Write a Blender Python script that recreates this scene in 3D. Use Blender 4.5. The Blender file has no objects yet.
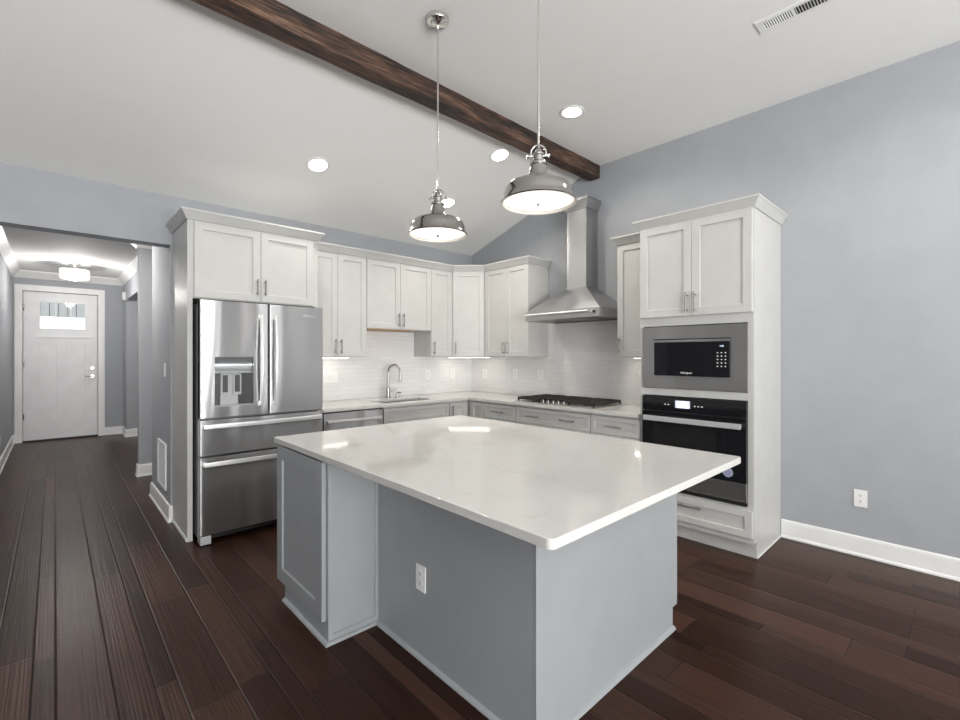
import bpy, bmesh, math, random
from mathutils import Matrix, Vector

random.seed(4)
PI = math.pi
scene = bpy.context.scene
COL = scene.collection

# ------------------------------------------------------------------ camera
EYE = 1.386
cam_data = bpy.data.cameras.new('camera')
cam_data.sensor_width = 36.0
cam_data.lens = 458.0 / 960.0 * 36.0
cam_data.shift_y = -4.6 / 960.0
cam_data.clip_start = 0.05
cam = bpy.data.objects.new('camera', cam_data)
cam.location = (0, 0, EYE)
cam.rotation_euler = (PI / 2, 0, -math.radians(42.94))
COL.objects.link(cam)
scene.camera = cam

# ------------------------------------------------------------------ view and sky
scene.view_settings.view_transform = 'Standard'
scene.view_settings.look = 'None'
scene.view_settings.gamma = 1.0
scene.view_settings.use_curve_mapping = False
scene.view_settings.exposure = 0.06
scene.cycles.use_denoising = True
scene.cycles.sample_clamp_indirect = 8.0
scene.cycles.diffuse_bounces = 6
scene.cycles.max_bounces = 12
scene.cycles.caustics_reflective = False
scene.cycles.caustics_refractive = False

world = bpy.data.worlds.new('sky')
world.use_nodes = True
scene.world = world
wn = world.node_tree.nodes
wn['Background'].inputs['Color'].default_value = (0.86, 0.93, 1.0, 1)
wn['Background'].inputs['Strength'].default_value = 2.2


def area(name, loc, direction, sx, sy, watts, color=(1, 1, 1), shape='RECTANGLE', spread=PI):
    l = bpy.data.lights.new(name, 'AREA')
    l.shape = shape
    l.size = sx
    if shape == 'RECTANGLE':
        l.size_y = sy
    l.energy = watts
    l.color = color
    l.spread = spread
    o = bpy.data.objects.new(name, l)
    o.location = loc
    o.rotation_euler = Vector(direction).to_track_quat('-Z', 'Y').to_euler()
    COL.objects.link(o)
    return o


DAY = (0.96, 0.98, 1.0)
# daylight through the windows of the south and west walls; added upward fill at the south windows brightens the ceiling
for wx, ww, k in ((-1.1, 1.4, 1.35), (1.0, 1.7, 0.8), (2.95, 0.5, 0.3)):
    area('window_light', (wx, -4.38, 1.35), (0, 1, 0.12), ww, 2.3, 9 * ww * k, DAY)
    area('window_ground_light', (wx, -4.36, 1.25), (0, 0.55, 0.84), ww, 2.1, 165 * ww * k, (1.0, 0.98, 0.95))
area('window_light', (-2.88, -2.9, 1.6), (1, 0, 0.3), 1.7, 1.6, 5, DAY)
RECESSED_W = 8.0
PENDANT_E = 0.85

# ------------------------------------------------------------------ helpers


def lin(c):
    c = c / 255.0
    return c / 12.92 if c <= 0.04045 else ((c + 0.055) / 1.055) ** 2.4


def rgb(r, g, b):
    return (lin(r), lin(g), lin(b), 1.0)


class Mat:
    def __init__(self, name):
        self.m = bpy.data.materials.new(name)
        self.m.use_nodes = True
        self.t = self.m.node_tree
        self.n = self.t.nodes
        self.b = self.n['Principled BSDF']

    def node(self, typ, **kw):
        nd = self.n.new(typ)
        for k, v in kw.items():
            setattr(nd, k, v)
        return nd

    def link(self, a, b):
        self.t.links.new(a, b)

    def math(self, op, a, b=None, c=None):
        nd = self.node('ShaderNodeMath', operation=op)
        for i, v in enumerate((a, b, c)):
            if v is None:
                continue
            if isinstance(v, (int, float)):
                nd.inputs[i].default_value = v
            else:
                self.link(v, nd.inputs[i])
        return nd.outputs[0]

    def set(self, **kw):
        for k, v in kw.items():
            self.b.inputs[k.replace('_', ' ')].default_value = v
        return self

    def noise(self, scale, detail=3, stretch=None, coords='Object'):
        tc = self.node('ShaderNodeTexCoord')
        v = tc.outputs[coords]
        if stretch:
            mp = self.node('ShaderNodeMapping')
            mp.inputs['Scale'].default_value = stretch
            self.link(v, mp.inputs['Vector'])
            v = mp.outputs['Vector']
        nz = self.node('ShaderNodeTexNoise')
        nz.inputs['Scale'].default_value = scale
        nz.inputs['Detail'].default_value = detail
        self.link(v, nz.inputs['Vector'])
        return nz.outputs['Fac']

    def ramp(self, fac, stops):
        r = self.node('ShaderNodeValToRGB')
        el = r.color_ramp.elements
        while len(el) < len(stops):
            el.new(0.5)
        for e, (p, c) in zip(el, stops):
            e.position = p
            e.color = c
        self.link(fac, r.inputs['Fac'])
        return r.outputs['Color']

    def bump(self, h, strength, dist=0.01):
        b = self.node('ShaderNodeBump')
        b.inputs['Strength'].default_value = strength
        b.inputs['Distance'].default_value = dist
        self.link(h, b.inputs['Height'])
        self.link(b.outputs['Normal'], self.b.inputs['Normal'])


def paint(name, col, rough=0.5, bump=0.0, scale=180, var=0.03):
    m = Mat(name)
    m.set(Roughness=rough)
    f = m.noise(6, 2)
    lo = tuple(c * (1 - var) for c in col[:3]) + (1,)
    hi = tuple(min(1, c * (1 + var)) for c in col[:3]) + (1,)
    m.link(m.ramp(f, [(0.3, lo), (0.7, hi)]), m.b.inputs['Base Color'])
    if bump:
        m.bump(m.noise(scale, 2), bump, 0.002)
    return m.m


def plain(name, col, rough=0.5, metal=0.0, **kw):
    m = Mat(name)
    m.set(Base_Color=col, Roughness=rough, Metallic=metal, **kw)
    return m.m


def glow(name, col, strength):
    m = Mat(name)
    m.set(Base_Color=(0.9, 0.9, 0.9, 1), Emission_Color=col, Emission_Strength=strength, Roughness=0.4)
    return m.m


M = {}
M['wall'] = paint('wall paint blue grey', (0.375, 0.391, 0.415), 0.6, 0.06, 220)
M['ceiling'] = paint('ceiling paint white', (0.87, 0.87, 0.86), 0.75, 0.04, 160, 0.006)
M['trim'] = paint('trim paint white', (0.84, 0.84, 0.83), 0.35)
M['cabinet'] = paint('cabinet paint white', (0.54, 0.54, 0.525), 0.38)
M['island'] = paint('island paint grey', (0.325, 0.340, 0.352), 0.38, 0.05, 300)
M['door'] = paint('door paint white', (0.80, 0.80, 0.81), 0.4)
M['plate'] = plain('white plastic', (0.85, 0.85, 0.84, 1), 0.3)
M['slot'] = plain('outlet slots', (0.06, 0.06, 0.06, 1), 0.5)
M['gap'] = plain('dark gap', (0.02, 0.02, 0.022, 1), 0.6)
M['nickel'] = plain('brushed nickel', (0.42, 0.41, 0.395, 1), 0.15, 1.0)
M['chrome'] = plain('polished nickel', (0.72, 0.71, 0.69, 1), 0.12, 1.0)
M['black_glass'] = plain('black glass', (0.006, 0.006, 0.008, 1), 0.05, 0.0, Specular_IOR_Level=0.5)
M['black_plastic'] = plain('black plastic', (0.02, 0.02, 0.022, 1), 0.35)
M['iron'] = plain('cast iron', (0.022, 0.018, 0.016, 1), 0.55)
M['dark_side'] = plain('dark grey enamel', (0.20, 0.205, 0.22, 1), 0.4, 0.2)
M['grey_plastic'] = plain('grey plastic', (0.42, 0.42, 0.43, 1), 0.35)
M['raw_wood'] = paint('raw plywood', (0.55, 0.36, 0.20), 0.6, 0, var=0.1)
M['lens'] = glow('recessed lens', (1.0, 0.97, 0.93, 1), 14)
M['diffuser'] = glow('pendant diffuser', (1.0, 0.93, 0.84, 1), PENDANT_E)
M['led'] = glow('led strip', (1.0, 0.93, 0.84, 1), 9)
M['faucet_steel'] = plain('brushed faucet nickel', (0.42, 0.41, 0.39, 1), 0.3, 1.0)
M['pull_nickel'] = plain('satin nickel pull', (0.27, 0.265, 0.255, 1), 0.34, 1.0)
M['handle_steel'] = plain('satin steel handle', (0.78, 0.78, 0.78, 1), 0.34, 0.6)
M['hall_glass'] = glow('crystal lamp shade', (1.0, 0.97, 0.93, 1), 0.9)
M['screen'] = glow('oven display', (0.55, 0.75, 1.0, 1), 1.4)
M['screen_blue'] = glow('display surround', (0.02, 0.05, 0.35, 1), 0.6)
M['legend'] = glow('control legend', (0.8, 0.85, 0.9, 1), 0.12)
M['badge'] = plain('pale sticker', (0.30, 0.32, 0.45, 1), 0.4)
M['white_enamel'] = plain('white enamel', (0.85, 0.83, 0.78, 1), 0.3)


def steel(name, col, rough, aniso=0.75):
    m = Mat(name)
    m.set(Base_Color=col, Metallic=1.0, Roughness=rough, Anisotropic=aniso, Anisotropic_Rotation=0.25)
    tg = m.node('ShaderNodeTangent', direction_type='RADIAL', axis='Z')
    m.link(tg.outputs['Tangent'], m.b.inputs['Tangent'])
    h = m.noise(4.2, 0, (1.0, 1.0, 0.12))
    fine = m.noise(60, 2, (0.05, 0.05, 6.0))
    mix = m.math('ADD', m.math('MULTIPLY', h, 1.0), m.math('MULTIPLY', fine, 0.004))
    m.bump(mix, 0.9, 0.03)
    return m.m


M['steel'] = steel('brushed stainless steel', (0.50, 0.50, 0.505, 1), 0.28, 0.97)
M['steel_dark'] = steel('brushed stainless trim', (0.50, 0.495, 0.49, 1), 0.30)
M['steel_hood'] = steel('brushed hood steel', (0.50, 0.50, 0.50, 1), 0.30, 0.6)


def quartz():
    m = Mat('white quartz')
    m.set(Roughness=0.07, IOR=1.5)
    v = m.noise(2.2, 6)
    veins = m.math('ABSOLUTE', m.math('SUBTRACT', v, 0.5))
    m.link(m.ramp(veins, [(0.0, (0.555, 0.55, 0.53, 1)), (0.012, (0.59, 0.585, 0.565, 1)), (0.4, (0.60, 0.595, 0.575, 1))]),
           m.b.inputs['Base Color'])
    return m.m


M['quartz'] = quartz()


def floor_mat():
    m = Mat('dark hand scraped hardwood planks')
    tc = m.node('ShaderNodeTexCoord')
    sp = m.node('ShaderNodeSeparateXYZ')
    m.link(tc.outputs['Object'], sp.inputs[0])
    x, y = sp.outputs['X'], sp.outputs['Y']
    P = 0.381
    xs = m.math('DIVIDE', m.math('ADD', x, 0.07), P)
    row = m.math('FLOOR', xs)
    fr = m.math('MULTIPLY', m.math('SUBTRACT', xs, row), P)
    idx = m.math('ADD', m.math('GREATER_THAN', fr, 0.076), m.math('GREATER_THAN', fr, 0.254))
    pid = m.math('ADD', m.math('MULTIPLY', row, 3.0), idx)
    ex = None
    for b in (0.0, 0.076, 0.254, P):
        d = m.math('ABSOLUTE', m.math('SUBTRACT', fr, b))
        ex = d if ex is None else m.math('MINIMUM', ex, d)
    w1 = m.node('ShaderNodeTexWhiteNoise', noise_dimensions='1D')
    m.link(pid, w1.inputs['W'])
    L = 1.05
    ys = m.math('ADD', m.math('DIVIDE', y, L), m.math('MULTIPLY', w1.outputs['Value'], 7.3))
    br = m.math('FLOOR', ys)
    fy = m.math('SUBTRACT', ys, br)
    ey = m.math('MULTIPLY', m.math('MINIMUM', fy, m.math('SUBTRACT', 1.0, fy)), L)
    edge = m.math('MINIMUM', ex, ey)
    w2 = m.node('ShaderNodeTexWhiteNoise', noise_dimensions='2D')
    cv = m.node('ShaderNodeCombineXYZ')
    m.link(pid, cv.inputs[0])
    m.link(br, cv.inputs[1])
    m.link(cv.outputs[0], w2.inputs['Vector'])
    rnd = w2.outputs['Value']
    # grain along the plank, shifted per plank
    gv = m.node('ShaderNodeCombineXYZ')
    m.link(m.math('MULTIPLY', x, 55.0), gv.inputs[0])
    m.link(m.math('ADD', m.math('MULTIPLY', y, 2.6), m.math('MULTIPLY', rnd, 40.0)), gv.inputs[1])
    m.link(m.math('MULTIPLY', pid, 3.7), gv.inputs[2])
    gn = m.node('ShaderNodeTexNoise')
    gn.inputs['Scale'].default_value = 1.0
    gn.inputs['Detail'].default_value = 5
    m.link(gv.outputs[0], gn.inputs['Vector'])
    tone = m.math('ADD', m.math('MULTIPLY', rnd, 0.55), m.math('MULTIPLY', gn.outputs['Fac'], 0.5))
    col = m.ramp(tone, [(0.15, (0.019, 0.0078, 0.005, 1)), (0.5, (0.036, 0.0155, 0.0102, 1)), (0.9, (0.072, 0.035, 0.024, 1))])
    seam = m.math('LESS_THAN', edge, 0.0019)
    mx = m.node('ShaderNodeMix', data_type='RGBA')
    m.link(seam, mx.inputs[0])
    m.link(col, mx.inputs[6])
    mx.inputs[7].default_value = (0.006, 0.004, 0.003, 1)
    m.link(mx.outputs[2], m.b.inputs['Base Color'])
    # hand scraped waves
    wv = m.node('ShaderNodeCombineXYZ')
    m.link(m.math('MULTIPLY', x, 34.0), wv.inputs[0])
    m.link(m.math('MULTIPLY', y, 0.9), wv.inputs[1])
    m.link(pid, wv.inputs[2])
    wn_ = m.node('ShaderNodeTexNoise')
    wn_.inputs['Scale'].default_value = 1.6
    wn_.inputs['Detail'].default_value = 2
    m.link(wv.outputs[0], wn_.inputs['Vector'])
    bevel = m.math('MULTIPLY', m.math('MINIMUM', edge, 0.006), 160.0)
    phase = m.math('ADD', m.math('MULTIPLY', x, 2 * PI / 0.0145), m.math('MULTIPLY', wn_.outputs['Fac'], 9.0))
    ripple = m.math('MULTIPLY', m.math('SINE', phase), m.math('ADD', 0.03, m.math('MULTIPLY', w2.outputs['Value'], 0.07)))
    hh = m.math('ADD', m.math('ADD', m.math('MULTIPLY', wn_.outputs['Fac'], 0.6), ripple), m.math('ADD', bevel, m.math('MULTIPLY', gn.outputs['Fac'], 0.05)))
    m.bump(hh, 0.30, 0.006)
    m.link(m.ramp(gn.outputs['Fac'], [(0.2, (0.27, 0.27, 0.27, 1)), (0.8, (0.34, 0.34, 0.34, 1))]), m.b.inputs['Roughness'])
    m.set(IOR=1.5, Specular_IOR_Level=0.13)
    return m.m


M['floor'] = floor_mat()


def tile_mat():
    m = Mat('glossy white handmade tile')
    tc = m.node('ShaderNodeTexCoord')
    sp = m.node('ShaderNodeSeparateXYZ')
    m.link(tc.outputs['Object'], sp.inputs[0])
    cv = m.node('ShaderNodeCombineXYZ')
    m.link(m.math('ADD', sp.outputs['X'], sp.outputs['Y']), cv.inputs[0])
    m.link(sp.outputs['Z'], cv.inputs[1])
    bk = m.node('ShaderNodeTexBrick')
    bk.inputs['Scale'].default_value = 1.0
    bk.inputs['Brick Width'].default_value = 0.19
    bk.inputs['Row Height'].default_value = 0.046
    bk.inputs['Mortar Size'].default_value = 0.0016
    bk.inputs['Mortar Smooth'].default_value = 0.3
    bk.inputs['Color1'].default_value = (0.80, 0.795, 0.79, 1)
    bk.inputs['Color2'].default_value = (0.76, 0.755, 0.755, 1)
    bk.inputs['Mortar'].default_value = (0.68, 0.67, 0.665, 1)
    m.link(cv.outputs[0], bk.inputs['Vector'])
    m.link(bk.outputs['Color'], m.b.inputs['Base Color'])
    nz = m.noise(16, 2)
    h = m.math('ADD', m.math('MULTIPLY', bk.outputs['Fac'], -0.6), m.math('MULTIPLY', nz, 1.2))
    m.bump(h, 0.5, 0.006)
    m.set(Roughness=0.14)
    return m.m


M['tile'] = tile_mat()


def beam_mat():
    m = Mat('dark stained rustic timber')
    g = m.noise(1.0, 9, (7, 75, 75))
    b = m.noise(1.0, 6, (2.4, 13, 13))
    f = m.math('ADD', m.math('MULTIPLY', m.math('SUBTRACT', g, 0.5), 0.9), m.math('ADD', m.math('MULTIPLY', m.math('SUBTRACT', b, 0.5), 0.8), 0.52))
    m.link(m.ramp(f, [(0.36, (0.010, 0.007, 0.006, 1)), (0.45, (0.034, 0.018, 0.012, 1)), (0.57, (0.072, 0.036, 0.023, 1)), (0.67, (0.125, 0.068, 0.043, 1)), (0.78, (0.20, 0.12, 0.08, 1))]),
           m.b.inputs['Base Color'])
    m.set(Roughness=0.55)
    m.bump(f, 0.6, 0.02)
    return m.m


M['beam'] = beam_mat()


def pane_mat():
    m = Mat('window glass')
    out = m.n['Material Output']
    tr = m.node('ShaderNodeBsdfTransparent')
    gl = m.node('ShaderNodeBsdfGlossy')
    gl.inputs['Roughness'].default_value = 0.02
    mx = m.node('ShaderNodeMixShader')
    mx.inputs[0].default_value = 0.03
    m.link(tr.outputs[0], mx.inputs[1])
    m.link(gl.outputs[0], mx.inputs[2])
    m.link(mx.outputs[0], out.inputs['Surface'])
    return m.m


M['pane'] = pane_mat()


class MB:
    """collects shapes and links them as one mesh object"""

    def __init__(self):
        self.bm = bmesh.new()

    def box(self, x0, x1, y0, y1, z0, z1, bev=0.0, seg=2):
        if x1 < x0: x0, x1 = x1, x0
        if y1 < y0: y0, y1 = y1, y0
        if z1 < z0: z0, z1 = z1, z0
        b = bmesh.new()
        bmesh.ops.create_cube(b, size=1.0)
        for v in b.verts:
            v.co = Vector(((x0 + x1) / 2 + v.co.x * (x1 - x0), (y0 + y1) / 2 + v.co.y * (y1 - y0), (z0 + z1) / 2 + v.co.z * (z1 - z0)))
        if bev > 0:
            bev = min(bev, 0.45 * min(x1 - x0, y1 - y0, z1 - z0))
            bmesh.ops.bevel(b, geom=list(b.edges), offset=bev, segments=seg, profile=0.5, affect='EDGES')
        self._merge(b)
        return self

    def _merge(self, b):
        me = bpy.data.meshes.new('tmp')
        b.to_mesh(me)
        b.free()
        self.bm.from_mesh(me)
        bpy.data.meshes.remove(me)

    def prism(self, pts, z0, z1, bev=0.0, plane='xy', seg=2):
        """extrude a closed polygon; plane xy -> along z, xz -> along y, yz -> along x"""
        b = bmesh.new()
        def P(p, h):
            return {'xy': (p[0], p[1], h), 'xz': (p[0], h, p[1]), 'yz': (h, p[0], p[1])}[plane]
        lo = [b.verts.new(P(p, z0)) for p in pts]
        hi = [b.verts.new(P(p, z1)) for p in pts]
        n = len(pts)
        f1 = b.faces.new(lo)
        f2 = b.faces.new(hi)
        for i in range(n):
            b.faces.new((lo[i], lo[(i + 1) % n], hi[(i + 1) % n], hi[i]))
        bmesh.ops.recalc_face_normals(b, faces=list(b.faces))
        if bev > 0:
            es = [e for e in b.edges if (e in f1.edges[:] or e in f2.edges[:])]
            bmesh.ops.bevel(b, geom=es, offset=bev, segments=seg, profile=0.5, affect='EDGES')
        self._merge(b)
        return self

    def lathe(self, prof, cx=0, cy=0, cz=0, n=40, axis='z', close=False):
        b = bmesh.new()
        rings = []
        for r, h in prof:
            ring = []
            for i in range(n):
                a = 2 * PI * i / n
                u, v = max(r, 1e-5) * math.cos(a), max(r, 1e-5) * math.sin(a)
                c = {'z': (u, v, h), 'y': (u, h, v), 'x': (h, u, v)}[axis]
                ring.append(b.verts.new((cx + c[0], cy + c[1], cz + c[2])))
            rings.append(ring)
        for a_, b_ in zip(rings, rings[1:]):
            for i in range(n):
                b.faces.new((a_[i], a_[(i + 1) % n], b_[(i + 1) % n], b_[i]))
        if close:
            b.faces.new(rings[0])
            b.faces.new(rings[-1])
        bmesh.ops.remove_doubles(b, verts=list(b.verts), dist=1e-4)
        bmesh.ops.recalc_face_normals(b, faces=list(b.faces))
        self._merge(b)
        return self

    def cyl(self, cx, cy, cz, r, h, axis='z', n=24):
        return self.lathe([(0, 0), (r, 0), (r, h), (0, h)], cx, cy, cz, n, axis)

    def tube(self, pts, r, n=12, flat=None, sq=1.0):
        """sweep a round (or flat=(w,t) elliptical) section along points"""
        b = bmesh.new()
        pts = [Vector(p) for p in pts]
        rings = []
        up0 = None
        for i, p in enumerate(pts):
            t = (pts[min(i + 1, len(pts) - 1)] - pts[max(i - 1, 0)]).normalized()
            if up0 is None:
                up0 = Vector((0, 0, 1)) if abs(t.z) < 0.9 else Vector((1, 0, 0))
            s = t.cross(up0).normalized()
            u = s.cross(t).normalized()
            up0 = u
            rr = r[i] if isinstance(r, (list, tuple)) else r
            ring = []
            for k in range(n):
                a = 2 * PI * k / n
                ca, sa = math.cos(a), math.sin(a)
                ca, sa = math.copysign(abs(ca) ** sq, ca), math.copysign(abs(sa) ** sq, sa)
                ring.append(b.verts.new(p + s * ca * rr * (flat[0] if flat else 1) + u * sa * rr * (flat[1] if flat else 1)))
            rings.append(ring)
        for a_, b_ in zip(rings, rings[1:]):
            for k in range(n):
                b.faces.new((a_[k], a_[(k + 1) % n], b_[(k + 1) % n], b_[k]))
        b.faces.new(rings[0])
        b.faces.new(rings[-1])
        bmesh.ops.recalc_face_normals(b, faces=list(b.faces))
        self._merge(b)
        return self

    def grid(self, us, vs, solid, t0, t1, plane='xz'):
        """slab made of grid cells where solid(i,j); no inner walls"""
        b = bmesh.new()
        cache = {}
        def V(i, j, k):
            if (i, j, k) not in cache:
                u, v, t = us[i], vs[j], (t0, t1)[k]
                cache[(i, j, k)] = b.verts.new({'xz': (u, t, v), 'yz': (t, u, v), 'xy': (u, v, t)}[plane])
            return cache[(i, j, k)]
        nu, nv = len(us) - 1, len(vs) - 1
        S = lambda i, j: 0 <= i < nu and 0 <= j < nv and solid(i, j)
        for i in range(nu):
            for j in range(nv):
                if not S(i, j):
                    continue
                for k in (0, 1):
                    b.faces.new((V(i, j, k), V(i + 1, j, k), V(i + 1, j + 1, k), V(i, j + 1, k)))
                if not S(i - 1, j): b.faces.new((V(i, j, 0), V(i, j + 1, 0), V(i, j + 1, 1), V(i, j, 1)))
                if not S(i + 1, j): b.faces.new((V(i + 1, j, 0), V(i + 1, j + 1, 0), V(i + 1, j + 1, 1), V(i + 1, j, 1)))
                if not S(i, j - 1): b.faces.new((V(i, j, 0), V(i + 1, j, 0), V(i + 1, j, 1), V(i, j, 1)))
                if not S(i, j + 1): b.faces.new((V(i, j + 1, 0), V(i + 1, j + 1, 0), V(i + 1, j + 1, 1), V(i, j + 1, 1)))
        bmesh.ops.recalc_face_normals(b, faces=list(b.faces))
        self._merge(b)
        return self

    def shaker(self, x0, x1, z0, z1, yf, t=0.02, rail=0.057, sink=0.009):
        """framed door or drawer front facing -y, its face at yf"""
        b = bmesh.new()
        e, c = 0.0018, 0.003
        def ring(i, y):
            return [b.verts.new(p) for p in ((x0 + i, y, z0 + i), (x1 - i, y, z0 + i), (x1 - i, y, z1 - i), (x0 + i, y, z1 - i))]
        rs = [ring(0, yf + t), ring(0, yf + e), ring(e, yf), ring(rail, yf), ring(rail + c, yf + sink)]
        b.faces.new(rs[0])
        for a_, b_ in zip(rs, rs[1:]):
            for i in range(4):
                b.faces.new((a_[i], a_[(i + 1) % 4], b_[(i + 1) % 4], b_[i]))
        b.faces.new(rs[-1])
        bmesh.ops.recalc_face_normals(b, faces=list(b.faces))
        self._merge(b)
        return self

    def sweep(self, path, prof, first=None, last=None):
        """profile (out, z) along an open plan polyline with mitred corners; out is to the right of travel"""
        pts = [Vector((p[0], p[1])) for p in path]
        ext = ([Vector(first)] if first else []) + pts + ([Vector(last)] if last else [])
        off = 1 if first else 0
        b = bmesh.new()
        cols = []
        for i in range(len(pts)):
            j = i + off
            dirs = []
            if j > 0: dirs.append((ext[j] - ext[j - 1]).normalized())
            if j < len(ext) - 1: dirs.append((ext[j + 1] - ext[j]).normalized())
            ns = [Vector((d.y, -d.x)) for d in dirs]
            if len(ns) == 2:
                m = (ns[0] + ns[1]).normalized()
                m = m / max(0.2, m.dot(ns[0]))
            else:
                m = ns[0]
            cols.append([b.verts.new((pts[i].x + m.x * o, pts[i].y + m.y * o, z)) for o, z in prof])
        n = len(prof)
        for a_, b_ in zip(cols, cols[1:]):
            for k in range(n):
                b.faces.new((a_[k], a_[(k + 1) % n], b_[(k + 1) % n], b_[k]))
        b.faces.new(cols[0])
        b.faces.new(cols[-1])
        bmesh.ops.recalc_face_normals(b, faces=list(b.faces))
        self._merge(b)
        return self

    def move(self, mat):
        self.bm.transform(mat)
        return self

    def build(self, name, mat, parent=None, smooth=True):
        me = bpy.data.meshes.new(name)
        self.bm.to_mesh(me)
        self.bm.free()
        if smooth:
            for p in me.polygons:
                p.use_smooth = True
        o = bpy.data.objects.new(name, me)
        COL.objects.link(o)
        me.materials.append(mat if not isinstance(mat, str) else M[mat])
        if smooth:
            try:
                me.set_sharp_from_angle(angle=math.radians(35))
            except Exception:
                pass
        if smooth:
            wn_mod = o.modifiers.new('weighted normals', 'WEIGHTED_NORMAL')
            wn_mod.keep_sharp = True
            wn_mod.weight = 100
        if parent:
            o.parent = parent
        return o


def tag(o, label, cat, group=None, kind=None):
    o['label'] = label
    o['category'] = cat
    if group: o['group'] = group
    if kind: o['kind'] = kind
    return o


def thing(name, label, cat, loc=(0, 0, 0), rz=0.0, group=None):
    o = bpy.data.objects.new(name, None)
    o.empty_display_size = 0.1
    COL.objects.link(o)
    o.location = loc
    o.rotation_euler = (0, 0, rz)
    return tag(o, label, cat, group)


def struct(o):
    o['kind'] = 'structure'
    return o


def copy_tree(o, parent=None):
    c = o.copy()
    COL.objects.link(c)
    c.parent = parent
    for ch in [x for x in bpy.data.objects if x.parent == o]:
        copy_tree(ch, c)
    return c


def text_mesh(name, body, size, depth, mat, parent, loc, rot, cx='CENTER'):
    cu = bpy.data.curves.new(name, 'FONT')
    cu.body = body
    cu.size = size
    cu.extrude = depth
    cu.align_x = cx
    cu.align_y = 'CENTER'
    tmp = bpy.data.objects.new('tmp', cu)
    COL.objects.link(tmp)
    dg = bpy.context.evaluated_depsgraph_get()
    me = bpy.data.meshes.new_from_object(tmp.evaluated_get(dg))
    bpy.data.objects.remove(tmp)
    bpy.data.curves.remove(cu)
    me.name = name
    me.materials.clear()
    me.materials.append(mat)
    o = bpy.data.objects.new(name, me)
    COL.objects.link(o)
    o.parent = parent
    o.location = loc
    o.rotation_euler = rot
    return o


# ------------------------------------------------------------------ room numbers (metres; camera stands over the origin)
EX = 4.085          # east wall face
NY = 4.55           # north wall face
WX = -3.0           # west wall face
SY = -4.5           # south wall face
FLAT = 3.325        # flat ceiling
LOW = 2.715         # top of north wall
RIDGE = 2.655       # y where slope meets flat
HL, HR = -0.478, 0.712   # hall left wall face, pier face
HALL_Z = 2.735
HEAD = 2.306
DOOR_Y = 10.27

# ------------------------------------------------------------------ room shell
struct(MB().grid([WX - .3, 6.0], [SY - .3, 13.5], lambda i, j: True, -0.06, 0.0, 'xy').build('floor', 'floor', smooth=False))
struct(MB().box(WX - .2, EX + .2, SY - .2, RIDGE, FLAT, FLAT + .1).build('ceiling', 'ceiling'))
struct(MB().prism([(RIDGE, FLAT), (NY + .15, LOW - .15 * .3145), (NY + .15, LOW + .1), (RIDGE, FLAT + .1)], WX - .2, EX + .2, plane='yz').build('ceiling_slope', 'ceiling'))
struct(MB().box(EX, EX + .15, SY - .2, NY + .15, -.02, FLAT + .12).build('wall_east', 'wall'))
struct(MB().grid([WX, HL, HR, EX], [0, HEAD, LOW + .02], lambda i, j: not (i == 1 and j == 0), NY, NY + .15, 'xz').build('wall_north', 'wall'))
# west wall with one window, south wall with two tall windows
struct(MB().grid([SY - .15, -3.8, -2.0, NY + .15], [0, .75, 2.45, FLAT + .05], lambda i, j: not (i == 1 and j == 1), WX - .15, WX, 'yz').build('wall_west', 'wall'))
struct(MB().grid([WX - .15, -1.85, -0.35, 0.1, 1.9, 2.65, 3.25, EX], [0, .12, 2.55, FLAT + .05], lambda i, j: not (i in (1, 3, 5) and j == 1), SY - .15, SY, 'xz').build('wall_south', 'wall'))


def window_unit(n, a0, a1, z0, z1, face, plane):
    f = MB()
    t = .05
    us = [a0, a0 + t, (a0 + a1) / 2 - t / 2, (a0 + a1) / 2 + t / 2, a1 - t, a1]
    vs = [z0, z0 + t, z1 - t, z1]
    f.grid(us, vs, lambda i, j: not (i in (1, 3) and j == 1), face - .10, face - .05, plane)
    o = struct(f.build('window_%d' % n, 'trim'))
    for k in (1, 3):
        g = MB().grid([us[k], us[k + 1]], [vs[1], vs[2]], lambda i, j: True, face - .08, face - .072, plane)
        g.build('pane', 'pane', o)


window_unit(1, -1.85, -0.35, .12, 2.55, SY, 'xz')
window_unit(2, 0.1, 1.9, .12, 2.55, SY, 'xz')
window_unit(4, 2.65, 3.25, .12, 2.55, SY, 'xz')
window_unit(3, -3.8, -2.0, .75, 2.45, WX, 'yz')

# hall
struct(MB().box(HL - .15, HL, NY + .15, DOOR_Y, 0, HALL_Z + .05).build('wall_hall_left', 'wall'))
struct(MB().box(HL - .2, 3.2, NY + .15, DOOR_Y + .15, HALL_Z, HALL_Z + .08).build('ceiling_hall', 'ceiling'))
struct(MB().box(HR, HR + .13, NY + .15, 5.53, 0, HALL_Z).build('wall_hall_pier', 'wall'))
struct(MB().grid([.714, .96, 3.1], [0, HALL_Z], lambda i, j: True, 6.5, 6.62, 'xz').build('wall_hall_column', 'wall'))
# cased opening wall on the right between column and door
struct(MB().grid([6.62, 9.78, 10.27], [0, 2.33, HALL_Z], lambda i, j: not (i == 0 and j == 0), .905, 1.03, 'yz').build('wall_hall_right', 'wall'))
struct(MB().box(1.03, 3.1, 9.78, 9.9, 0, HALL_Z).build('wall_side_room', 'wall'))
struct(MB().box(3.1, 3.2, NY + .15, DOOR_Y + .15, 0, HALL_Z).build('wall_side_room_far', 'wall'))
# door wall with the door opening
DX0, DX1, DZ = -0.355, 0.548, 2.41
struct(MB().grid([HL - .15, DX0 - .012, DX1 + .012, 3.1], [0, DZ + .012, HALL_Z + .05], lambda i, j: not (i == 1 and j == 0), DOOR_Y, DOOR_Y + .15, 'xz').build('wall_door', 'wall'))

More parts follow.
